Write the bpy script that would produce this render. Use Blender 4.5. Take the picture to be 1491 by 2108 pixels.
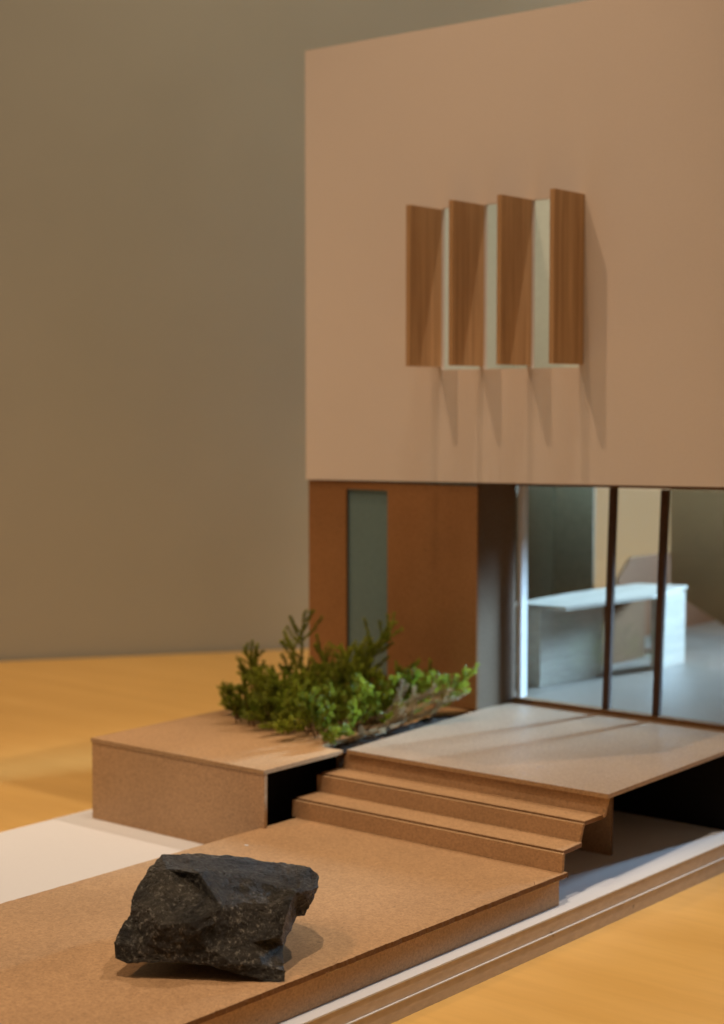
import bpy, bmesh, math, random
from mathutils import Vector, Matrix, noise

for o in list(bpy.data.objects):
    bpy.data.objects.remove(o)
sc = bpy.context.scene
COL = sc.collection
# all measures in millimetres of the real model; V() turns them into metres, table top at z = 0
def V(x, y, z):
    return Vector(((x + 550) / 1000, (y - 700) / 1000, (z + 32) / 1000))

# ------------------------------------------------------------------ camera
cam = bpy.data.cameras.new('camera')
cam.sensor_fit = 'HORIZONTAL'; cam.sensor_width = 36; cam.lens = 81.04
cam.clip_start = 0.02; cam.clip_end = 50
camo = bpy.data.objects.new('camera', cam); COL.objects.link(camo)
right = Vector((0.77933, 0.62661, 0)); up = Vector((-0.04136, 0.05144, 0.99782)); back = Vector((0.62524, -0.77763, 0.0660))
m = Matrix((right, up, back)).transposed().to_4x4(); m.translation = V(0, 0, 225.1)
camo.matrix_world = m
cam.dof.use_dof = True; cam.dof.focus_distance = 0.70; cam.dof.aperture_fstop = 15; cam.dof.aperture_blades = 0
sc.camera = camo

# ------------------------------------------------------------------ light
w = bpy.data.worlds.new('World'); sc.world = w; w.use_nodes = True
bg = w.node_tree.nodes['Background']
bg.inputs[0].default_value = (1.0, 0.76, 0.53, 1); bg.inputs[1].default_value = 0.095
sc.view_settings.view_transform = 'Standard'; sc.view_settings.look = 'None'
sc.view_settings.exposure = 0; sc.view_settings.gamma = 1; sc.view_settings.use_curve_mapping = False

def lamp_spot(name, loc, target, power, col, radius, size=75, blend=0.5):
    l = bpy.data.lights.new(name, 'SPOT'); l.energy = power; l.color = col
    l.shadow_soft_size = radius; l.spot_size = math.radians(size); l.spot_blend = blend
    o = bpy.data.objects.new(name, l); COL.objects.link(o)
    o.location = V(*loc); o.rotation_euler = (V(*target) - V(*loc)).to_track_quat('-Z', 'Y').to_euler()
    return o
WARM = (1.0, 0.64, 0.37)
lamp_spot('track_spot_front', (-1036, -316, 1918), (-600, 720, 120), 31, WARM, 0.013)
lamp_spot('track_spot_above', (-559, 441, 1560), (-560, 841, 270), 15, WARM, 0.012, 20, 1.0)
lamp_spot('track_spot_behind', (-145, 1225, 1800), (-520, 740, 100), 41, (1.0, 0.82, 0.66), 0.018, 30, 0.6)
lamp_spot('fill_left', (-1150, 250, 1700), (-1080, 800, -32), 46, WARM, 0.12, 34, 0.9)  # added soft fill for the left of the table, no known lamp
lamp_spot('track_spot_overhead', (-194, 35, 1800), (-455, 430, 0), 60, (1.0, 0.79, 0.60), 0.012, 23, 0.4)
lamp_spot('track_spot_wide', (-650, -700, 1700), (-760, 760, 120), 15.5, WARM, 0.25, 58)
lamp_spot('fill_wall', (-350, 700, 1900), (-860, 1640, 350), 42, (1.0, 0.88, 0.63), 0.08, 95, 1.0)  # added wash to lift the background wall, no such source known
lamp_spot('fill_wall_narrow', (-250, 1150, 1700), (-890, 1600, 60), 165, (1.0, 0.83, 0.62), 0.06, 26, 1.0)  # added narrow fill that brightens the wall behind the room opening
def lamp_area(name, loc, target, power, col, sx, sy, spread=180):
    l = bpy.data.lights.new(name, 'AREA'); l.energy = power; l.color = col; l.shape = 'RECTANGLE'; l.size = sx; l.size_y = sy; l.spread = math.radians(spread)
    o = bpy.data.objects.new(name, l); COL.objects.link(o)
    o.location = V(*loc); o.rotation_euler = (V(*target) - V(*loc)).to_track_quat('-Z', 'Y').to_euler()
    return o
COOL = (0.46, 0.72, 1.0)
lamp_area('daylight_window', (-330, 1950, 400), (-625, 880, 50), 1.8, COOL, 0.25, 0.2, 19)


# ------------------------------------------------------------------ materials
def mat(name):
    m = bpy.data.materials.new(name); m.use_nodes = True
    nt = m.node_tree; b = nt.nodes['Principled BSDF']
    return m, nt, b
def N(nt, t, **kw):
    n = nt.nodes.new(t)
    for k, v in kw.items(): setattr(n, k, v)
    return n
def coords(nt, scale=(1, 1, 1), rot=(0, 0, 0), kind='Object'):
    tc = N(nt, 'ShaderNodeTexCoord'); mp = N(nt, 'ShaderNodeMapping')
    mp.inputs['Scale'].default_value = scale; mp.inputs['Rotation'].default_value = rot
    nt.links.new(tc.outputs[kind], mp.inputs['Vector']); return mp.outputs[0]
def noise_tex(nt, vec, scale, detail=4, rough=0.55, dist=0):
    n = N(nt, 'ShaderNodeTexNoise'); n.inputs['Scale'].default_value = scale; n.inputs['Detail'].default_value = detail
    n.inputs['Roughness'].default_value = rough; n.inputs['Distortion'].default_value = dist
    nt.links.new(vec, n.inputs['Vector']); return n.outputs[0]
def ramp(nt, fac, stops):
    r = N(nt, 'ShaderNodeValToRGB'); e = r.color_ramp.elements
    while len(e) < len(stops): e.new(0.5)
    for el, (p, c) in zip(e, stops):
        el.position = p; el.color = (c[0], c[1], c[2], 1)
    nt.links.new(fac, r.inputs[0]); return r.outputs[0]
def mix(nt, fac, a, b, mode='MIX'):
    mx = N(nt, 'ShaderNodeMix'); mx.data_type = 'RGBA'; mx.blend_type = mode
    for s, v in ((mx.inputs[0], fac), (mx.inputs[6], a), (mx.inputs[7], b)):
        if hasattr(v, 'is_linked') or hasattr(v, 'links'): nt.links.new(v, s)
        elif isinstance(v, tuple): s.default_value = (*v, 1)
        else: s.default_value = v
    return mx.outputs[2]
def bump(nt, b, h, strength, dist):
    n = N(nt, 'ShaderNodeBump'); n.inputs['Strength'].default_value = strength; n.inputs['Distance'].default_value = dist
    nt.links.new(h, n.inputs['Height']); nt.links.new(n.outputs[0], b.inputs['Normal'])

def chipboard(name, base, rough=0.5, spec=0.5):
    m, nt, b = mat(name)
    v = coords(nt, kind='Object')
    big = noise_tex(nt, v, 14, 3); fine = noise_tex(nt, v, 900, 3, 0.7); fib = noise_tex(nt, coords(nt, (420, 420, 1600)), 1, 3, 0.6)
    c = ramp(nt, big, [(0.3, [x * 0.9 for x in base]), (0.7, [x * 1.1 for x in base])])
    c = mix(nt, 0.75, c, ramp(nt, fine, [(0.30, (0.62, 0.58, 0.55)), (0.5, (1, 1, 1)), (0.72, (1.25, 1.27, 1.32))]), 'MULTIPLY')
    c = mix(nt, 0.45, c, ramp(nt, fib, [(0.3, (0.72, 0.7, 0.68)), (0.55, (1, 1, 1)), (0.75, (1.16, 1.18, 1.2))]), 'MULTIPLY')
    # dark specks of recycled fibre
    sp = noise_tex(nt, v, 330, 2, 0.5)
    c = mix(nt, ramp(nt, sp, [(0.70, (0, 0, 0)), (0.76, (0.6, 0.6, 0.6))]), c, tuple(x * 0.35 for x in base))
    nt.links.new(c, b.inputs['Base Color']); b.inputs['Roughness'].default_value = rough
    b.inputs['Specular IOR Level'].default_value = spec
    bump(nt, b, fine, 0.25, 0.0002)
    return m
CHIP = chipboard('chipboard', (0.46, 0.278, 0.140))
EDGE = chipboard('chipboard_cut_edge', (0.20, 0.105, 0.048), 0.9, 0.1)
EDGE_PALE = chipboard('chipboard_cut_edge_pale', (0.40, 0.25, 0.125), 0.85, 0.2)
DARKCHIP = chipboard('brown_card', (0.22, 0.12, 0.052), 0.8, 0.15)

def whiteboard(name, base, rough=0.55, specks=0.79):
    m, nt, b = mat(name)
    v = coords(nt)
    f = noise_tex(nt, v, 700, 2); g = noise_tex(nt, v, 9, 3)
    c = ramp(nt, g, [(0.3, [x * 0.965 for x in base]), (0.7, base)])
    c = mix(nt, 0.35, c, ramp(nt, f, [(0.3, (0.93, 0.93, 0.93)), (0.6, (1, 1, 1))]), 'MULTIPLY')
    sp = noise_tex(nt, v, 120, 1, 0.4)
    c = mix(nt, ramp(nt, sp, [(specks, (0, 0, 0)), (specks + 0.03, (0.5, 0.5, 0.5))]), c, (0.4, 0.3, 0.22))
    nt.links.new(c, b.inputs['Base Color']); b.inputs['Roughness'].default_value = rough; b.inputs['Specular IOR Level'].default_value = 0.3
    bump(nt, b, f, 0.1, 0.0001)
    return m
WHITE = whiteboard('white_board', (0.73, 0.73, 0.745))
FACADE = whiteboard('museum_board', (0.80, 0.745, 0.715), 0.7, 0.86)
def foam_mat():
    m, nt, b = mat('foam_edge')
    v = coords(nt, (1, 0.35, 1))
    f = noise_tex(nt, v, 420, 3); sp = noise_tex(nt, coords(nt), 75, 2, 0.45)
    c = ramp(nt, f, [(0.3, (0.52, 0.41, 0.31)), (0.7, (0.62, 0.50, 0.39))])
    c = mix(nt, ramp(nt, sp, [(0.735, (0, 0, 0)), (0.765, (0.8, 0.8, 0.8))]), c, (0.13, 0.08, 0.05))
    nt.links.new(c, b.inputs['Base Color']); b.inputs['Roughness'].default_value = 0.6
    bump(nt, b, f, 0.2, 0.0003); return m
FOAM = foam_mat()

def wood(name, c0, c1, axis_scale, rot, scale, rough, spec=0.4, streak=0.5, streak_col=None):
    m, nt, b = mat(name)
    v = coords(nt, axis_scale, rot)
    n1 = noise_tex(nt, v, scale, 5, 0.6, 0.4); n2 = noise_tex(nt, v, scale * 5, 3, 0.6)
    c = ramp(nt, n1, [(0.28, c0), (0.5, [(a + d) / 2 for a, d in zip(c0, c1)]), (0.72, c1)])
    c = mix(nt, streak, c, ramp(nt, n2, [(0.3, (0.78, 0.74, 0.7)), (0.55, (1, 1, 1)), (0.75, (1.1, 1.1, 1.1))]), 'MULTIPLY')
    nt.links.new(c, b.inputs['Base Color']); b.inputs['Roughness'].default_value = rough; b.inputs['Specular IOR Level'].default_value = spec
    return m, nt, b
FINWOOD, nt_, b_ = wood('cedar_veneer', (0.43, 0.235, 0.10), (0.74, 0.47, 0.245), (1, 1, 0.035), (0, 0, 0), 190, 0.55)
FINEDGE, nt_, b_ = wood('cedar_edge', (0.46, 0.28, 0.14), (0.55, 0.35, 0.19), (1, 1, 0.05), (0, 0, 0), 200, 0.6)
BASSWOOD, nt_, b_ = wood('basswood', (0.40, 0.37, 0.31), (0.52, 0.485, 0.41), (0.6, 0.06, 1), (0, 0, 0), 160, 0.5)
# table: pale maple veneer, grain running across the picture
TABLE, nt_, b_ = wood('maple_veneer', (0.645, 0.385, 0.108), (0.735, 0.46, 0.145), (0.11, 1, 1), (0, 0, -math.radians(33)), 34, 0.36, 0.5, 0.22)

def plain(name, col, rough=0.6, spec=0.4, metal=0.0, nscale=300, var=0.12):
    m, nt, b = mat(name)
    f = noise_tex(nt, coords(nt), nscale, 3)
    c = ramp(nt, f, [(0.3, [x * (1 - var) for x in col]), (0.7, [x * (1 + var) for x in col])])
    nt.links.new(c, b.inputs['Base Color']); b.inputs['Roughness'].default_value = rough
    b.inputs['Specular IOR Level'].default_value = spec; b.inputs['Metallic'].default_value = metal
    return m
WALLPAINT = plain('wall_paint', (0.395, 0.39, 0.35), 0.85, 0.2, nscale=6, var=0.03)
MULLION = plain('dark_brown_stick', (0.075, 0.038, 0.022), 0.6, 0.3)
SOIL = plain('dark_soil', (0.02, 0.014, 0.010), 0.95, 0.1, nscale=900, var=0.6)
SHADEBLACK = plain('shade_black', (0.010, 0.009, 0.008), 0.9, 0.1)  # near-black that puts the shade of cavities into the colour
GREYCARD = plain('grey_green_card', (0.25, 0.195, 0.115), 0.7, 0.3)
ROOMGREY = plain('pale_grey_card', (0.74, 0.84, 0.83), 0.8, 0.2, var=0.04)
PANEGREY = plain('grey_green_acrylic', (0.16, 0.265, 0.30), 0.25, 0.5, var=0.05)
def glass():
    m = bpy.data.materials.new('clear_acrylic'); m.use_nodes = True; nt = m.node_tree
    for n in list(nt.nodes): nt.nodes.remove(n)
    o = N(nt, 'ShaderNodeOutputMaterial'); t = N(nt, 'ShaderNodeBsdfTransparent'); g = N(nt, 'ShaderNodeBsdfGlossy'); mx = N(nt, 'ShaderNodeMixShader')
    t.inputs[0].default_value = (0.95, 0.97, 0.96, 1); g.inputs['Roughness'].default_value = 0.03; mx.inputs[0].default_value = 0.05
    nt.links.new(t.outputs[0], mx.inputs[1]); nt.links.new(g.outputs[0], mx.inputs[2]); nt.links.new(mx.outputs[0], o.inputs[0])
    return m
GLASS = glass()

# ------------------------------------------------------------------ mesh helpers
def thing(name, loc, label, cat, group=None):
    o = bpy.data.objects.new(name, None); COL.objects.link(o); o.location = V(*loc); o.empty_display_size = 0.02
    o['label'] = label; o['category'] = cat
    if group: o['group'] = group
    return o
def origin_of(parent):
    p = Vector((0, 0, 0))
    while parent is not None:
        p = p + parent.location; parent = parent.parent
    return p
def link(name, bm, mats, parent=None, smooth=False, bevel=0.0, loc=None):
    """bm holds world metres; the mesh is stored relative to its parent (or to loc)."""
    if bevel:
        es = [e for e in bm.edges if len(e.link_faces) == 2 and e.calc_face_angle(0) > 0.6]
        bmesh.ops.bevel(bm, geom=es, offset=bevel / 1000, segments=1, affect='EDGES', profile=0.5, clamp_overlap=True)
    o_ = origin_of(parent) if parent is not None else (V(*loc) if loc else Vector((0, 0, 0)))
    bmesh.ops.translate(bm, vec=-o_, verts=bm.verts)
    bmesh.ops.recalc_face_normals(bm, faces=bm.faces)
    me = bpy.data.meshes.new(name); bm.to_mesh(me); bm.free()
    for m_ in (mats if isinstance(mats, (list, tuple)) else [mats]): me.materials.append(m_)
    for p in me.polygons: p.use_smooth = smooth
    o = bpy.data.objects.new(name, me); COL.objects.link(o)
    if parent is not None: o.parent = parent
    else: o.location = o_
    return o
def add_prism(bm, poly, ext, cap=0, side=0):
    """closed solid: polygon (mm points) pushed along ext (mm)."""
    a = [bm.verts.new(V(*p)) for p in poly]
    b = [bm.verts.new(V(p[0] + ext[0], p[1] + ext[1], p[2] + ext[2])) for p in poly]
    f = bm.faces.new(a); f.material_index = cap
    f = bm.faces.new(b[::-1]); f.material_index = cap
    n = len(a)
    for i in range(n):
        f = bm.faces.new((a[i], b[i], b[(i + 1) % n], a[(i + 1) % n])); f.material_index = side
def prism(name, poly, ext, mats, parent, bevel=0.25, cap=0, side=1):
    bm = bmesh.new(); ms = mats if isinstance(mats, (list, tuple)) else [mats]
    add_prism(bm, poly, ext, cap, side if len(ms) > 1 else 0)
    return link(name, bm, ms, parent, bevel=bevel)
def box(name, x, y, z, mats, parent, bevel=0.25, side=None):
    """x, y, z are (min, max); side axis: which pair of faces are the sheet faces"""
    bm = bmesh.new(); ms = mats if isinstance(mats, (list, tuple)) else [mats]
    ax = side or min(range(3), key=lambda i: (x, y, z)[i][1] - (x, y, z)[i][0])
    if ax == 2: add_prism(bm, [(x[0], y[0], z[0]), (x[1], y[0], z[0]), (x[1], y[1], z[0]), (x[0], y[1], z[0])], (0, 0, z[1] - z[0]), 0, len(ms) - 1)
    elif ax == 1: add_prism(bm, [(x[0], y[0], z[0]), (x[1], y[0], z[0]), (x[1], y[0], z[1]), (x[0], y[0], z[1])], (0, y[1] - y[0], 0), 0, len(ms) - 1)
    else: add_prism(bm, [(x[0], y[0], z[0]), (x[0], y[1], z[0]), (x[0], y[1], z[1]), (x[0], y[0], z[1])], (x[1] - x[0], 0, 0), 0, len(ms) - 1)
    return link(name, bm, ms, parent, bevel=bevel)
def holed_sheet(name, xs, zs, holes, y0, y1, mats, parent, zlow=None):
    """upright sheet in the xz plane with rectangular openings; holes are (i, j) cells left out."""
    bm = bmesh.new()
    def pt(i, j, y):
        z = zs[j]
        if j == 0 and zlow: z = zlow(xs[i])
        return V(xs[i], y, z)
    A = [[bm.verts.new(pt(i, j, y0)) for j in range(len(zs))] for i in range(len(xs))]
    B = [[bm.verts.new(pt(i, j, y1)) for j in range(len(zs))] for i in range(len(xs))]
    solid = lambda i, j: 0 <= i < len(xs) - 1 and 0 <= j < len(zs) - 1 and (i, j) not in holes
    for i in range(len(xs) - 1):
        for j in range(len(zs) - 1):
            if not solid(i, j): continue
            bm.faces.new((A[i][j], A[i + 1][j], A[i + 1][j + 1], A[i][j + 1]))
            bm.faces.new((B[i][j], B[i][j + 1], B[i + 1][j + 1], B[i + 1][j]))
            for (di, dj, p, q) in ((-1, 0, (i, j), (i, j + 1)), (1, 0, (i + 1, j), (i + 1, j + 1)), (0, -1, (i, j), (i + 1, j)), (0, 1, (i, j + 1), (i + 1, j + 1))):
                if not solid(i + di, j + dj):
                    f = bm.faces.new((A[p[0]][p[1]], A[q[0]][q[1]], B[q[0]][q[1]], B[p[0]][p[1]])); f.material_index = len(mats) - 1
    bm.verts.ensure_lookup_table()
    for v in [v for v in bm.verts if not v.link_faces]: bm.verts.remove(v)
    return link(name, bm, mats, parent)

# ------------------------------------------------------------------ setting: table and wall
wd = Vector((0.5807, 0.8141, 0)); wn = Vector((0.8141, -0.5807, 0))          # along the wall, out of the wall
w0 = Vector((-1212, 1153, 0))
bm = bmesh.new()
def wp(t, s, z): return (w0.x + wd.x * t + wn.x * s, w0.y + wd.y * t + wn.y * s, z)
add_prism(bm, [wp(-1500, 0, -32), wp(1900, 0, -32), wp(1900, 2300, -32), wp(-1500, 2300, -32)], (0, 0, -28))
tab = link('table', bm, TABLE, None, bevel=2.0, loc=wp(0, 1000, -32)); tab['kind'] = 'structure'
bm = bmesh.new()
add_prism(bm, [wp(-2600, -6, -800), wp(3600, -6, -800), wp(3600, -6, 1900), wp(-2600, -6, 1900)], (-wn.x * 60, -wn.y * 60, 0))
wal = link('wall', bm, WALLPAINT, None, loc=wp(0, 0, -800)); wal['kind'] = 'structure'

# ------------------------------------------------------------------ white base board
base = thing('base_board', (-565, 700, -32), 'white two-layer foam board base lying on the wooden table under the house model', 'base board')
def bquad(grow, z):   # right edge runs slightly askew, as cut
    return [(-727 - grow, 200, z), (-415.5 + grow, 200, z), (-381 + grow, 1410, z), (-724 - grow, 1410, z)]
prism('lower_layer', bquad(0.6, -32), (0, 0, 7.6), FOAM, base, 0.3)
prism('paper_sheet', bquad(1.0, -24.35), (0, 0, 0.5), WHITE, base, 0.1)
prism('upper_layer', bquad(0.2, -23.8), (0, 0, 7.0), FOAM, base, 0.3)
prism('top_sheet', bquad(0.5, -16.75), (0, 0, 0.75), WHITE, base, 0.2)

# ------------------------------------------------------------------ entry platform
plat = thing('entry_platform', (-495, 500, -16), 'low chipboard platform carrying the dark rock, in front of the steps', 'platform')
def rough_sheet(name, quad, th, mats, parent, amp=0.35, seed=1):
    """horizontal sheet (quad in mm, ccw seen from above) whose cut rim wanders a little."""
    rnd = random.Random(seed); loop = []
    for k in range(4):
        a = Vector(quad[k]); b = Vector(quad[(k + 1) % 4]); n = max(2, int((b - a).length / 1.6)); d = (b - a).normalized(); s = Vector((d.y, -d.x, 0))
        for i in range(n):
            p = a + (b - a) * (i / n)
            q = p * 0.13
            if 0 < i: p = p + s * (noise.noise(q + Vector((seed, 0, 0))) * amp * 0.7 + rnd.uniform(-1, 1) ** 3 * amp)
            loop.append(p)
    bm = bmesh.new(); add_prism(bm, [tuple(p) for p in loop], (0, 0, -th), 0, 1)
    return link(name, bm, mats, parent, bevel=0)
rough_sheet('top_sheet', [(-419.5, 200, 0), (-406.6, 664, 0), (-577, 664, 0), (-584, 200, 0)], 2.3, [CHIP, EDGE], plat, 0.28, 3)
# side sheet along the right edge, front sheets on the other sides
prism('side_sheet', [(-421.3, 202, -15.95), (-409.6, 661, -15.95), (-409.6, 661, -2.4), (-421.3, 202, -2.4)], (-2.2, 0.06, 0), [CHIP, EDGE], plat, 0.2)
prism('side_sheet', [(-581, 202, -15.95), (-575, 628, -15.95), (-575, 628, -2.4), (-581, 202, -2.4)], (2.2, 0, 0), [CHIP, EDGE], plat, 0.2)
prism('end_sheet', [(-574.5, 658.4, -15.95), (-412, 658.4, -15.95), (-412, 658.4, -2.4), (-574.5, 658.4, -2.4)], (0, 2.0, 0), [CHIP, EDGE], plat, 0.2)
# pale glue and torn fibres under the top sheet's cut edge
bm = bmesh.new(); rnd = random.Random(5)
for i in range(230):
    y = rnd.uniform(400, 660); x = -419.5 + (y - 200) * 12.9 / 464 - 0.9
    L = rnd.uniform(0.8, 3.2); h = rnd.uniform(0.12, 0.4)
    z = -2.4 - rnd.uniform(0, 0.2)
    if noise.noise(Vector((y * 0.035, 2.2, 0))) < -0.05: continue
    add_prism(bm, [(x, y, z), (x + 0.35, y + L * 0.3, z), (x + 0.25, y + L, z), (x - 0.1, y + L * 0.9, z)], (0, 0, -h))
o = link('glue_bead', bm, plain('dried_glue', (0.50, 0.40, 0.24), 0.5, 0.4, var=0.25), plat); o['kind'] = 'stuff'
bm = bmesh.new()
for i in range(70):
    y = rnd.uniform(400, 655); x = -419.5 + (y - 200) * 12.9 / 464
    if rnd.random() < 0.4: y = 455 + rnd.gauss(0, 22); x = -419.5 + (y - 200) * 12.9 / 464
    L = abs(rnd.gauss(0, 1.1)) + 0.35; a = rnd.uniform(0, 6.28); e = rnd.uniform(-0.4, 1.3); r = rnd.uniform(0.06, 0.13)
    d = Vector((math.cos(a) * math.cos(e), math.sin(a) * math.cos(e), math.sin(e))) * L
    z = rnd.choice((-0.2, -0.4, -1.2, -2.0)); x -= 0.15
    add_prism(bm, [(x - r, y, z), (x + r, y - r, z), (x, y + r, z + r)], tuple(d))
o = link('torn_fibre', bm, EDGE, plat); o['kind'] = 'stuff'
# chip of white paper lying on the platform
fl = prism('paper_fleck', [(-561.4, 602, 0.05), (-560, 601, 0.05), (-558.6, 602.2, 0.05), (-559.6, 603.1, 0.05)], (0, 0, 0.2), WHITE, None, 0.0)
fl['label'] = 'tiny white paper fleck lying on the chipboard platform behind the rock'; fl['category'] = 'paper scrap'

# ------------------------------------------------------------------ steps
st = thing('stair_flight', (-495, 680, 0), 'three folded chipboard steps rising from the platform to the deck', 'steps')
def riser(y, z0, z1, xl, xr, xlb, xrb):
    prism('riser', [(xlb, y, z0), (xrb, y, z0), (xr, y, z1), (xl, y, z1)], (0, 2.0, 0), [CHIP, EDGE_PALE], st, 0.2)
riser(660.8, 0.15, 9.3, -580, -407.6, -580.5, -408)
riser(682.0, 9.0, 19.3, -580.5, -409.3, -580.5, -411.5)
riser(701.6, 18.9, 29.1, -576, -406.5, -579, -409)
prism('tread', [(-579.5, 663.0, 10.3), (-408.6, 663.0, 10.3), (-409.6, 681.8, 10.3), (-580, 681.8, 10.3)], (0, 0, -2.2), [CHIP, EDGE], st, 0.2)
prism('tread', [(-579.5, 684.2, 20.3), (-409.8, 684.2, 20.3), (-409.4, 701.4, 20.3), (-578.5, 701.4, 20.3)], (0, 0, -2.2), [CHIP, EDGE], st, 0.2)

# ------------------------------------------------------------------ planter box (open towards the steps)
pb = thing('planter_box', (-645, 735, -16), 'hollow chipboard planter box with open dark side left of the steps', 'planter')
bm = bmesh.new()
# top sheet with a notch for the planting
add_prism(bm, [(-710, 631.4, 31.5), (-574.2, 631.4, 31.5), (-574.0, 697, 31.5), (-590, 697, 31.5), (-604, 818, 31.5), (-588, 838, 31.5), (-588, 839.4, 31.5), (-712, 839.4, 31.5)], (0, 0, -2.2), 0, 1)
link('top_sheet', bm, [CHIP, EDGE_PALE], pb, bevel=0.25)
prism('front_sheet', [(-710, 632, -15.95), (-575, 632, -15.95), (-574.4, 632, 29.2), (-709.6, 632, 29.2)], (0, 2.2, 0), [CHIP, EDGE_PALE], pb, 0.25)
prism('side_sheet', [(-709.5, 634.4, -15.95), (-709.5, 839, -15.95), (-709.5, 839, 29.2), (-709.5, 634.4, 29.2)], (2.2, 0, 0), [CHIP, EDGE_PALE], pb, 0.25)
box('shade_sheet', (-598, -596), (634.6, 838), (-15.9, 29.2), SHADEBLACK, pb)  # added sheet, painted black in place of shade inside the hollow box
bm = bmesh.new(); rnd = random.Random(11)
nx, ny = 10, 34; g = []
for i in range(nx + 1):
    row = []
    for j in range(ny + 1):
        u, v = i / nx, j / ny
        xl = -589.5 - 13 * v; xr = -574.6 - 12.5 * v
        x = xl + (xr - xl) * u; y = 698 + 138 * v
        row.append(bm.verts.new(V(x, y, 29.6 + 1.6 * noise.noise(Vector((x * .12, y * .12, 0))) + rnd.uniform(-0.7, 0.7))))
    g.append(row)
for i in range(nx):
    for j in range(ny): bm.faces.new((g[i][j], g[i + 1][j], g[i + 1][j + 1], g[i][j + 1]))
link('soil', bm, SOIL, pb)

# ------------------------------------------------------------------ house model
h = thing('house_model', (-565, 980, -16), 'chipboard house model with cantilevered pale upper storey and wood fins over glazed room', 'house model')
# floor that runs out as the deck
bm = bmesh.new()
add_prism(bm, [(-573.4, 699.6, 31.5), (-405.4, 699.6, 31.5), (-406.4, 840, 31.5), (-406.4, 1400, 31.5), (-722, 1400, 31.5), (-722, 846, 31.5), (-583.6, 846, 31.5)], (0, 0, -2.2), 0, 1)
link('deck', bm, [chipboard('deck_chipboard', (0.34, 0.245, 0.165), 0.45, 0.6), EDGE_PALE], h, bevel=0.2)
box('support_or_blocker', (-721, -409), (1394, 1396.2), (-15.9, 29.2), [EDGE, EDGE], h)  # added to block cool light from behind under the floor
box('support_or_blocker', (-410.2, -408), (841, 1393.8), (-15.9, 29.2), [EDGE, EDGE], h)  # added to close the right side against cool light
prism('room_floor', [(-718.9, 890, 31.55), (-406.6, 890, 31.55), (-406.6, 1399, 31.55), (-718.9, 1399, 31.55)], (0, 0, 0.6), chipboard('grey_card_floor', (0.18, 0.15, 0.118), 0.5), h, 0.1)
box('support_or_blocker', (-574, -434), (752, 754.2), (-15.9, 29.2), [CHIP, EDGE], h)
box('support_or_blocker', (-574, -408), (838, 840.2), (-15.9, 29.2), SHADEBLACK, h)  # added light blocker, its black stands in for shade under the deck
box('support_or_blocker', (-585, -583), (704, 1130), (-15.9, 29.2), [EDGE, EDGE], h)  # faces take the dark edge colour as painted shade below the floor
# upper storey: front sheet with three slots
fx = [-610.6, -578.2, -543.2, -506.6]; ft = 3.1
xs = [-724.3]; holes = set()
for k in range(3):
    xs += [fx[k] + 0.05, fx[k + 1] - ft]
xs += [-406]
zs = [174, 246.9, 348.2, 461]
holes = {(1, 1), (3, 1), (5, 1)}
zl = lambda x: 174.0 + (x + 724.3) * 4.7 / 318
holed_sheet('upper_front_wall', xs, zs, holes, 840, 843.0, [FACADE, FACADE], h, zl)
box('upper_side_wall', (-724.2, -721.2), (843.1, 1092), (174.5, 461), ROOMGREY, h)
box('upper_side_wall', (-409.2, -406.2), (843.1, 1092), (179, 461), FACADE, h)
box('upper_back_wall', (-724.2, -406.2), (1092.1, 1095), (174.5, 461), ROOMGREY, h)
box('upper_floor', (-721.1, -409.3), (843.2, 1092), (179.2, 182), [CHIP, EDGE], h)
for k in range(4):
    bm = bmesh.new()
    x0, x1 = fx[k] - ft, fx[k]
    add_prism(bm, [(x0, 806.6, 248.6), (x1, 806.6, 248.6), (x1, 839.95, 248.6), (x0, 839.95, 248.6)], (0, 0, 98.8 + (0.0, 0.4, 0.9, 1.4)[k]))
    for f in bm.faces:
        f.material_index = 1 if f.calc_center_median().y < V(0, 807, 0).y else 0
    o = link('fin', bm, [FINWOOD, FINEDGE], h, bevel=0.15)
# lower storey
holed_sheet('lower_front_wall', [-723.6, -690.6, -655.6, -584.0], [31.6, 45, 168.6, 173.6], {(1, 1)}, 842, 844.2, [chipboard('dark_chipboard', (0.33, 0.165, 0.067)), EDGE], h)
box('slot_pane', (-694, -652), (844.5, 846), (40, 172), PANEGREY, h, 0.1)
box('lower_side_wall', (-723.6, -721.4), (844.3, 1150), (31.6, 173.6), [CHIP, EDGE], h)
box('recess_wall', (-586.2, -584.0), (844.4, 886), (31.6, 175.4), [chipboard('shaded_chipboard', (0.17, 0.115, 0.072), 0.85, 0.1), EDGE], h)  # chipboard colour lowered to stand in for the shade of the recess
prism('room_ceiling', [(-721.2, 846.5, 174.0), (-406.4, 846.5, 177.2), (-406.4, 1090, 177.2), (-721.2, 1090, 174.0)], (0, 0, 1.6), [CHIP, EDGE], h, 0.2)
# glazing of the recessed room
box('window_jamb', (-581.4, -578.6), (884.6, 892), (34.2, 172.4), plain('white_stick', (0.75, 0.75, 0.74), 0.4, 0.5, var=0.04), h, 0.3, side=1)
box('window_track', (-583.6, -407), (882.6, 889.4), (31.6, 34.1), DARKCHIP, h, 0.2)
prism('window_head', [(-583.6, 883, 172.5), (-407, 883, 174.8), (-407, 883, 177.1), (-583.6, 883, 175.3)], (0, 6, 0), DARKCHIP, h, 0.2)
for xb, xt in ((-515.4, -511.6), (-480.2, -475.8)):
    bm = bmesh.new()
    bmesh.ops.create_cube(bm, size=1)
    for v in bm.verts:
        top = v.co.z > 0; c = xt if top else xb
        v.co = V(c + (2.3 if v.co.x > 0 else -2.3), 886 + (1.9 if v.co.y > 0 else -1.9), 173.2 if top else 34.15)
    link('mullion', bm, MULLION, h, bevel=0.3)
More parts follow.
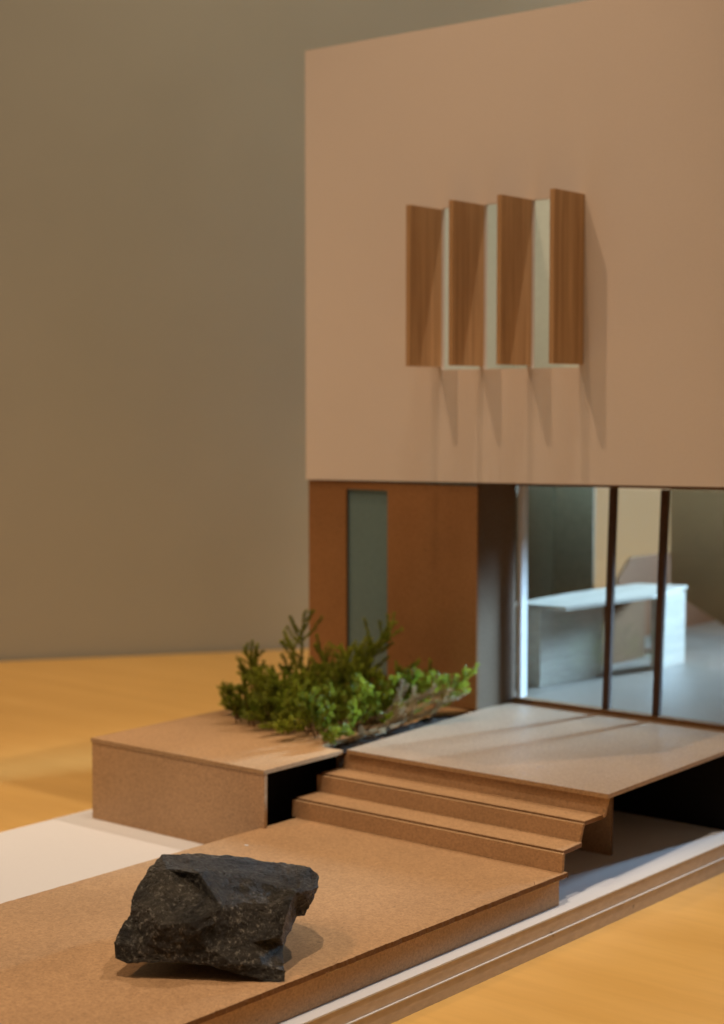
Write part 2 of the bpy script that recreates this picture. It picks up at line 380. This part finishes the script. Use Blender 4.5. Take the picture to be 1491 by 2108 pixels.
def pane(xa, xb, xc, xd):
    prism('window_pane', [(xa, 887, 34.2), (xb, 887, 34.2), (xc, 887, 172.4), (xd, 887, 172.4)], (0, 0.9, 0), GLASS, h, 0)
pane(-577.9, -517.8, -514.0, -577.9); pane(-513.0, -482.6, -478.2, -509.2); pane(-477.8, -407.5, -407.5, -473.4)
# walls at the back of the room, with an opening between them
box('room_back_wall', (-721.3, -681.5), (1148, 1150.2), (31.6, 172), GREYCARD, h)
box('room_side_wall', (-721.3, -719.3), (850, 1147.9), (31.6, 173.5), GREYCARD, h)
prism('stair_panel', [(-640.7, 1200, 174.6), (-587.1, 1200, 174.6), (-587.1, 1200, 45.3), (-625.1, 1200, 64.8), (-638.8, 1200, 73.9)], (0, 2.2, 0), [DARKCHIP, EDGE], h, 0.2)
prism('low_wall', [(-660, 1151, 32.2), (-660, 1151, 84), (-660, 1172, 100), (-660, 1398, 99), (-660, 1398, 32.2)], (-2.2, 0, 0), [chipboard('shade_brown_chipboard', (0.25, 0.105, 0.04), 0.8, 0.15), EDGE_PALE], h, 0.2)  # chipboard painted a darker brown in place of shade

# ------------------------------------------------------------------ counter inside the room
c = thing('reception_counter', (-592, 1015, 33), 'pale basswood reception counter with overhanging top inside the glazed room', 'counter')
prism('counter_top', [(-579.6, 940.9, 88), (-566.4, 1040, 88), (-578, 1112.5, 88), (-616, 1101, 88), (-622, 1010, 88), (-620, 938, 88)], (0, 0, -2.4), BASSWOOD, c, 0.2)
prism('cabinet', [(-596.8, 936.4, 31.6), (-587.5, 1004, 31.6), (-612, 1008, 31.6), (-617, 938, 31.6)], (0, 0, 53.8), BASSWOOD, c, 0.3)
prism('end_panel', [(-572.4, 1046.5, 31.6), (-568.2, 1048.5, 31.6), (-572.2, 1098.5, 31.6), (-576.4, 1097.5, 31.6)], (0, 0, 53.8), BASSWOOD, c, 0.3)
prism('back_panel', [(-612, 1008.4, 31.6), (-609.8, 1008.2, 31.6), (-606, 1098, 31.6), (-608.2, 1098, 31.6)], (0, 0, 53.8), EDGE, c, 0.2)  # dark colour stands in for shade in the space under the top

# ------------------------------------------------------------------ rock
RV= [(-5.5, -60.7, 13.6), (-6.5, -55.8, 19.0), (-6.8, -50.7, 22.2), (-10.0, -46.4, 27.2), (-12.7, -39.2, 31.6), (-15.2, -33.3, 34.8), (-19.4, -20.9, 37.5), (-19.8, -8.6, 35.3), (-16.5, 4.1, 32.9), (-7.8, 16.1, 30.8), (3.4, 22.4, 29.1), (14.6, 23.8, 29.5), (23.8, 23.5, 30.4), (34.7, 16.8, 29.9), (39.6, 10.3, 27.9), (39.3, 8.5, 24.6), (37.6, 8.0, 20.5), (33.6, 8.2, 15.0), (30.8, 7.1, 14.1), (31.8, 2.6, 11.0), (34.3, -3.3, 9.4), (41.2, -13.1, 9.8), (46.5, -19.4, 6.9), (50.8, -22.6, 3.9), (51.4, -23.8, 0.3), (45.3, -28.6, 1.0), (38.9, -33.6, 2.7), (28.8, -41.4, 6.3), (16.7, -49.8, 7.3), (0.7, -60.1, 6.4), (-3.5, -62.1, 8.0), (-5.9, -30.8, 36.0), (7.0, -25.6, 35.7), (6.5, -5.7, 32.6), (22.5, -8.3, 31.2), (33.8, -7.1, 30.3), (43.4, -7.1, 30.3), (42.0, 3.2, 28.6), (4.2, -25.7, 30.2), (13.4, -53.7, 22.5), (25.0, -46.8, 24.3), (28.1, -35.0, 28.4), (31.6, -25.7, 28.2), (39.0, -17.3, 27.0), (45.0, -12.4, 28.7), (45.9, -17.2, 22.8), (46.2, -20.2, 15.8), (34.5, 0.1, 16.6), (37.2, 0.1, 22.4), (27.8, -41.6, 13.7), (38.3, -27.9, 14.3), (6.4, -55.0, 12.7), (43.6, -28.2, 6.7), (-3.0, -48.5, 26.4), (36.8, -37.5, 7.8), (-17.3, -24.1, 9.8), (-11.4, 4.5, 3.8), (6.5, 12.6, 5.4), (-34.7, 13.6, 14.2), (-20.1, 35.5, 11.8), (11.7, -19.5, 2.4), (-2.3, -33.3, 3.1), (33.8, -16.0, 1.3), (4.9, 30.1, 14.6), (-14.2, -38.0, 13.9), (-31.7, -12.9, 20.9), (25.8, -4.2, 3.4)]
RT= [(30, 0, 29), (6, 31, 5), (5, 31, 4), (53, 4, 31), (31, 39, 53), (4, 53, 3), (2, 3, 53), (53, 39, 2), (39, 51, 2), (1, 2, 51), (0, 1, 51), (29, 0, 51), (8, 32, 7), (40, 49, 28), (41, 33, 42), (54, 26, 27), (9, 33, 8), (32, 8, 33), (33, 41, 32), (38, 32, 41), (40, 38, 41), (49, 40, 41), (54, 27, 49), (28, 49, 27), (31, 6, 7), (7, 32, 31), (32, 38, 31), (39, 31, 38), (38, 40, 39), (40, 28, 39), (51, 39, 28), (29, 51, 28), (10, 35, 34), (35, 43, 34), (21, 46, 20), (45, 46, 43), (50, 43, 46), (46, 21, 50), (52, 50, 21), (21, 22, 52), (22, 23, 52), (25, 52, 23), (23, 24, 25), (36, 48, 44), (47, 44, 48), (48, 18, 47), (19, 47, 18), (13, 14, 37), (15, 37, 14), (13, 37, 12), (37, 15, 16), (36, 11, 12), (12, 37, 36), (37, 16, 36), (48, 36, 16), (16, 17, 48), (18, 48, 17), (35, 10, 11), (11, 36, 35), (36, 44, 35), (43, 35, 44), (45, 43, 44), (44, 47, 45), (47, 19, 45), (46, 45, 19), (20, 46, 19), (10, 34, 9), (33, 9, 34), (42, 33, 34), (34, 43, 42), (43, 50, 42), (41, 42, 50), (49, 41, 50), (54, 49, 50), (50, 52, 54), (26, 54, 52), (52, 25, 26), (29, 0, 30), (4, 65, 5), (65, 4, 3), (2, 64, 3), (64, 2, 1), (64, 1, 0), (64, 0, 29), (7, 58, 8), (55, 56, 58), (56, 55, 61), (61, 60, 56), (61, 27, 60), (27, 61, 28), (6, 5, 65), (65, 7, 6), (65, 58, 7), (65, 55, 58), (55, 65, 3), (55, 3, 64), (64, 61, 55), (61, 64, 29), (29, 28, 61), (26, 25, 62), (21, 66, 22), (62, 22, 66), (62, 23, 22), (23, 62, 25), (25, 24, 23), (12, 14, 13), (12, 11, 63), (63, 14, 12), (63, 15, 14), (63, 16, 15), (16, 63, 18), (18, 17, 16), (10, 63, 11), (63, 10, 59), (63, 59, 57), (57, 18, 63), (57, 19, 18), (57, 20, 19), (20, 57, 66), (20, 66, 21), (9, 59, 10), (59, 9, 8), (59, 8, 58), (59, 58, 56), (56, 57, 59), (57, 56, 60), (60, 66, 57), (60, 62, 66), (60, 26, 62), (26, 60, 27)]
def rock_mat():
    m, nt, b = mat('dark_shale')
    v = coords(nt)
    n1 = noise_tex(nt, v, 70, 8, 0.7); n2 = noise_tex(nt, v, 330, 9, 0.78)
    c = ramp(nt, n1, [(0.32, (0.006, 0.006, 0.0055)), (0.55, (0.014, 0.0138, 0.0125)), (0.75, (0.034, 0.033, 0.029))])
    # dust doubling as painted light on the faces that look up, mineral sparkle elsewhere
    geo = N(nt, 'ShaderNodeNewGeometry'); sx = N(nt, 'ShaderNodeSeparateXYZ'); nt.links.new(geo.outputs['Normal'], sx.inputs[0])
    upf = ramp(nt, sx.outputs[2], [(0.15, (0.12, 0.12, 0.12)), (0.75, (1, 1, 1))])
    zone = noise_tex(nt, v, 48, 6, 0.7)
    film = mix(nt, 1.0, ramp(nt, zone, [(0.40, (0.0, 0.0, 0.0)), (0.66, (0.55, 0.55, 0.55))]), upf, 'MULTIPLY')
    c = mix(nt, film, c, (0.125, 0.104, 0.072))
    sp = noise_tex(nt, v, 560, 7, 0.8)
    dust = mix(nt, 1.0, ramp(nt, sp, [(0.54, (0, 0, 0)), (0.64, (1, 1, 1))]), ramp(nt, zone, [(0.40, (0.08, 0.08, 0.08)), (0.56, (0.9, 0.9, 0.9))]), 'MULTIPLY')
    c = mix(nt, dust, c, (0.38, 0.36, 0.30))
    nt.links.new(c, b.inputs['Base Color'])
    r = ramp(nt, n2, [(0.3, (0.20, 0.20, 0.20)), (0.7, (0.52, 0.52, 0.52))]); nt.links.new(r, b.inputs['Roughness'])
    b.inputs['Specular IOR Level'].default_value = 0.5
    bump(nt, b, n2, 1.0, 0.0026)
    return m
bm = bmesh.new()
vs = [bm.verts.new(V(-465 + x, 490 + y, z)) for x, y, z in RV]
for t in RT:
    try: bm.faces.new([vs[i] for i in t])
    except ValueError: pass
bmesh.ops.recalc_face_normals(bm, faces=bm.faces)
bmesh.ops.subdivide_edges(bm, edges=bm.edges[:], cuts=12, use_grid_fill=True)
bmesh.ops.smooth_vert(bm, verts=bm.verts[:], factor=0.3, use_axis_x=True, use_axis_y=True, use_axis_z=True)
bm.normal_update()
for v in bm.verts:
    p = v.co * 1000; q = Vector((p.x * 0.7 + p.z * 0.5, p.y * 0.7, p.z * 1.2 - p.x * 0.4))
    d = 0.35 * noise.noise(q * 0.09) + 0.4 * (abs(noise.noise(q * 0.11 + Vector((7, 3, 1)))) - 0.2) * -1.6
    d += 0.42 * noise.ridged_multi_fractal(p * 0.12, 0.8, 2.2, 6, 1.0, 2.0) - 0.4 + 0.2 * noise.noise(p * 1.0) + 0.12 * noise.noise(p * 2.1)
    vd = noise.voronoi(q * 0.22, distance_metric='DISTANCE', exponent=2.5)[0]; d += 0.75 * min(vd[1] - vd[0], 0.6) - 0.3
    vd = noise.voronoi(p * 0.62, distance_metric='DISTANCE', exponent=2.5)[0]; d += 0.28 * min(vd[1] - vd[0], 0.5) - 0.1
    v.co += v.normal * (d + 0.2) / 1000
zmin = V(0, 0, 0.05).z
for v in bm.verts: v.co.z = max(v.co.z, zmin)
rk = link('rock', bm, rock_mat(), None, loc=(-465, 490, 0))
rk['label'] = 'dark jagged slate-grey rock lying on the chipboard platform'; rk['category'] = 'rock'

# ------------------------------------------------------------------ planting
def leaf_mat(name, c0, c1, trans):
    m, nt, b = mat(name)
    n1 = noise_tex(nt, coords(nt), 55, 3)
    gi = N(nt, 'ShaderNodeObjectInfo')
    c = ramp(nt, n1, [(0.32, c0), (0.68, c1)])
    hs = N(nt, 'ShaderNodeHueSaturation')
    mr = N(nt, 'ShaderNodeMapRange'); mr.inputs[3].default_value = 0.7; mr.inputs[4].default_value = 1.3
    nt.links.new(gi.outputs['Random'], mr.inputs[0]); nt.links.new(mr.outputs[0], hs.inputs['Value']); nt.links.new(c, hs.inputs['Color'])
    nt.links.new(hs.outputs[0], b.inputs['Base Color']); b.inputs['Roughness'].default_value = 0.45; b.inputs['Specular IOR Level'].default_value = 0.4
    t = N(nt, 'ShaderNodeBsdfTranslucent'); nt.links.new(hs.outputs[0], t.inputs[0])
    mx = N(nt, 'ShaderNodeMixShader'); mx.inputs[0].default_value = trans
    o = nt.nodes['Material Output']
    nt.links.new(b.outputs[0], mx.inputs[1]); nt.links.new(t.outputs[0], mx.inputs[2]); nt.links.new(mx.outputs[0], o.inputs[0])
    return m
LEAF = leaf_mat('juniper_leaf', (0.14, 0.20, 0.014), (0.44, 0.50, 0.055), 0.45)
TWIG = plain('twig_bark', (0.13, 0.075, 0.035), 0.8, 0.2, var=0.3)
DRYLEAF = leaf_mat('dry_leaf', (0.36, 0.28, 0.15), (0.62, 0.53, 0.36), 0.3)
shrub = thing('juniper_clump', (-630, 760, 28), 'green feathery juniper sprigs planted beside the chipboard wall and deck', 'plant')
rnd = random.Random(21)
def tube(bm, pts, r0, r1, n=5):
    rings = []
    for i, p in enumerate(pts):
        t = (pts[min(i + 1, len(pts) - 1)] - pts[max(i - 1, 0)]).normalized()
        a = t.orthogonal().normalized(); b = t.cross(a); r = r0 + (r1 - r0) * i / (len(pts) - 1)
        rings.append([bm.verts.new(V(*(p + (a * math.cos(k * 6.283 / n) + b * math.sin(k * 6.283 / n)) * r))) for k in range(n)])
    for i in range(len(rings) - 1):
        for k in range(n): bm.faces.new((rings[i][k], rings[i][(k + 1) % n], rings[i + 1][(k + 1) % n], rings[i + 1][k]))
    bm.faces.new(rings[-1])
def leaf(bm, p, d, L, wdt):
    """small pointed scale leaf, folded along its middle"""
    s = d.orthogonal(); s.rotate(Matrix.Rotation(rnd.uniform(0, 6.28), 3, d)); s.normalize(); u = d.cross(s)
    tip = p + d * L + u * L * 0.22; mid = p + d * L * 0.45 + u * L * 0.1
    v0, v1, v2, v3 = (bm.verts.new(V(*q)) for q in (p, mid + s * wdt + u * wdt * .4, tip, mid - s * wdt + u * wdt * .4))
    vm = bm.verts.new(V(*mid))
    bm.faces.new((v0, v1, vm)); bm.faces.new((v1, v2, vm)); bm.faces.new((v2, v3, vm)); bm.faces.new((v3, v0, vm))
def sprig(base, tip, side=9, leafmat=None, name='branch', spread=1.0):
    base = Vector(base); tip = Vector(tip); L = (tip - base).length
    bend = Vector((rnd.uniform(-1, 1), rnd.uniform(-1, 1), rnd.uniform(0.0, 0.5))) * L * 0.14
    n = 9; pts = []
    for i in range(n):
        t = i / (n - 1)
        pts.append(base.lerp(tip, t) + bend * math.sin(t * math.pi) + Vector((rnd.uniform(-.5, .5), rnd.uniform(-.5, .5), 0)))
    bs = bmesh.new(); bl = bmesh.new()
    tube(bs, pts, 0.55, 0.22)
    def clothe(path, step, len0):
        for i in range(len(path) - 1):
            a, b = path[i], path[i + 1]; d = (b - a); k = max(1, int(d.length / step)); d = d.normalized()
            for j in range(k):
                p = a.lerp(b, (j + rnd.random()) / k)
                for q in range(6):
                    o = d.orthogonal(); o.rotate(Matrix.Rotation(rnd.uniform(0, 6.28), 3, d))
                    leaf(bl, p, (d * rnd.uniform(0.5, 1.3) + o * rnd.uniform(0.5, 1.0)).normalized(), len0 * rnd.uniform(0.6, 1.25), rnd.uniform(0.18, 0.36))
    clothe(pts[2:], 0.6, 2.4)
    for s in range(side):
        t = rnd.uniform(0.25, 0.95); i = min(n - 2, int(t * (n - 1))); p = pts[i].lerp(pts[i + 1], t * (n - 1) - i)
        d = (pts[i + 1] - pts[i]).normalized(); o = d.orthogonal(); o.rotate(Matrix.Rotation(rnd.uniform(0, 6.28), 3, d))
        dd = (d * 0.8 + o * 0.75 * spread + Vector((0, 0, 0.25))).normalized(); l = L * rnd.uniform(0.14, 0.34) * (1.15 - 0.5 * t)
        q = [p, p + dd * l * 0.5 + Vector((0, 0, -l * .03)), p + dd * l + Vector((0, 0, l * 0.14))]
        tube(bs, q, 0.3, 0.15, 4); clothe(q, 0.6, 2.1)
    bmesh.ops.recalc_face_normals(bs, faces=bs.faces)
    br = link(name, bs, TWIG, shrub)
    link('foliage', bl, leafmat or LEAF, br)
# tall sprigs that make the outline
TIPS = [((-668, 775, 30), (-691, 800, 91)), ((-672, 770, 30), (-698, 788, 78)), ((-672, 752, 31), (-708, 760, 67)), ((-675, 748, 31), (-700, 765, 66)),
        ((-676, 735, 32), (-709, 738, 47)), ((-670, 730, 32), (-700, 732, 40)), ((-655, 775, 30), (-682, 800, 70)), ((-640, 780, 30), (-662, 802, 70)),
        ((-632, 775, 30), (-640, 792, 72)), ((-625, 780, 29), (-616, 800, 90)), ((-622, 775, 29), (-626, 806, 80)), ((-618, 785, 29), (-599, 802, 67)),
        ((-612, 780, 29), (-592, 806, 60)), ((-606, 785, 29), (-586, 812, 55)), ((-645, 755, 30), (-655, 770, 62)), ((-660, 745, 31), (-684, 748, 60)),
        ((-630, 745, 30), (-636, 752, 60)), ((-618, 750, 29), (-612, 752, 62)), ((-605, 745, 29), (-594, 752, 52)), ((-636, 725, 31), (-640, 708, 52)),
        ((-620, 722, 31), (-616, 690, 41)), ((-628, 722, 31), (-632, 694, 40)), ((-612, 720, 31), (-598, 702, 54)), ((-604, 716, 31), (-586, 700, 52)),
        ((-602, 716, 30), (-580, 698, 38)), ((-598, 722, 30), (-578, 706, 40)), ((-656, 728, 32), (-668, 712, 46)), ((-648, 720, 32), (-650, 700, 42)),
        ((-690, 755, 32), (-716, 768, 52)), ((-600, 760, 29), (-584, 765, 46)), ((-650, 800, 31), (-660, 820, 66)), ((-605, 800, 30), (-604, 822, 58)),
        ((-640, 765, 30), (-648, 785, 66)), ((-612, 735, 30), (-605, 722, 58)), ((-590, 800, 30), (-566.5, 815, 62)), ((-668, 760, 31), (-680, 772, 58))]
for i_, (b, t) in enumerate(TIPS): sprig(b, t, 8 if i_ < 2 else 17)
for k in range(100):
    x = rnd.uniform(-678, -598); y = rnd.uniform(716, 800); L = rnd.uniform(12, 34)
    sprig((x, y, 30), (x + rnd.uniform(-12, 12), y + rnd.uniform(-14, 14), 30 + L), 11)
# dry bleached sprigs leaning over the deck
for b, t in [((-598, 742, 29), (-572, 800, 52)), ((-596, 748, 29), (-574, 790, 48)), ((-594, 735, 29), (-580, 762, 40)), ((-592, 760, 29), (-577, 812, 46)), ((-590, 720, 29), (-577, 738, 36))]:
    sprig(b, t, 6, DRYLEAF, 'dry_branch', 0.6)

sc.cycles.use_denoising = True
sc.cycles.max_bounces = 8
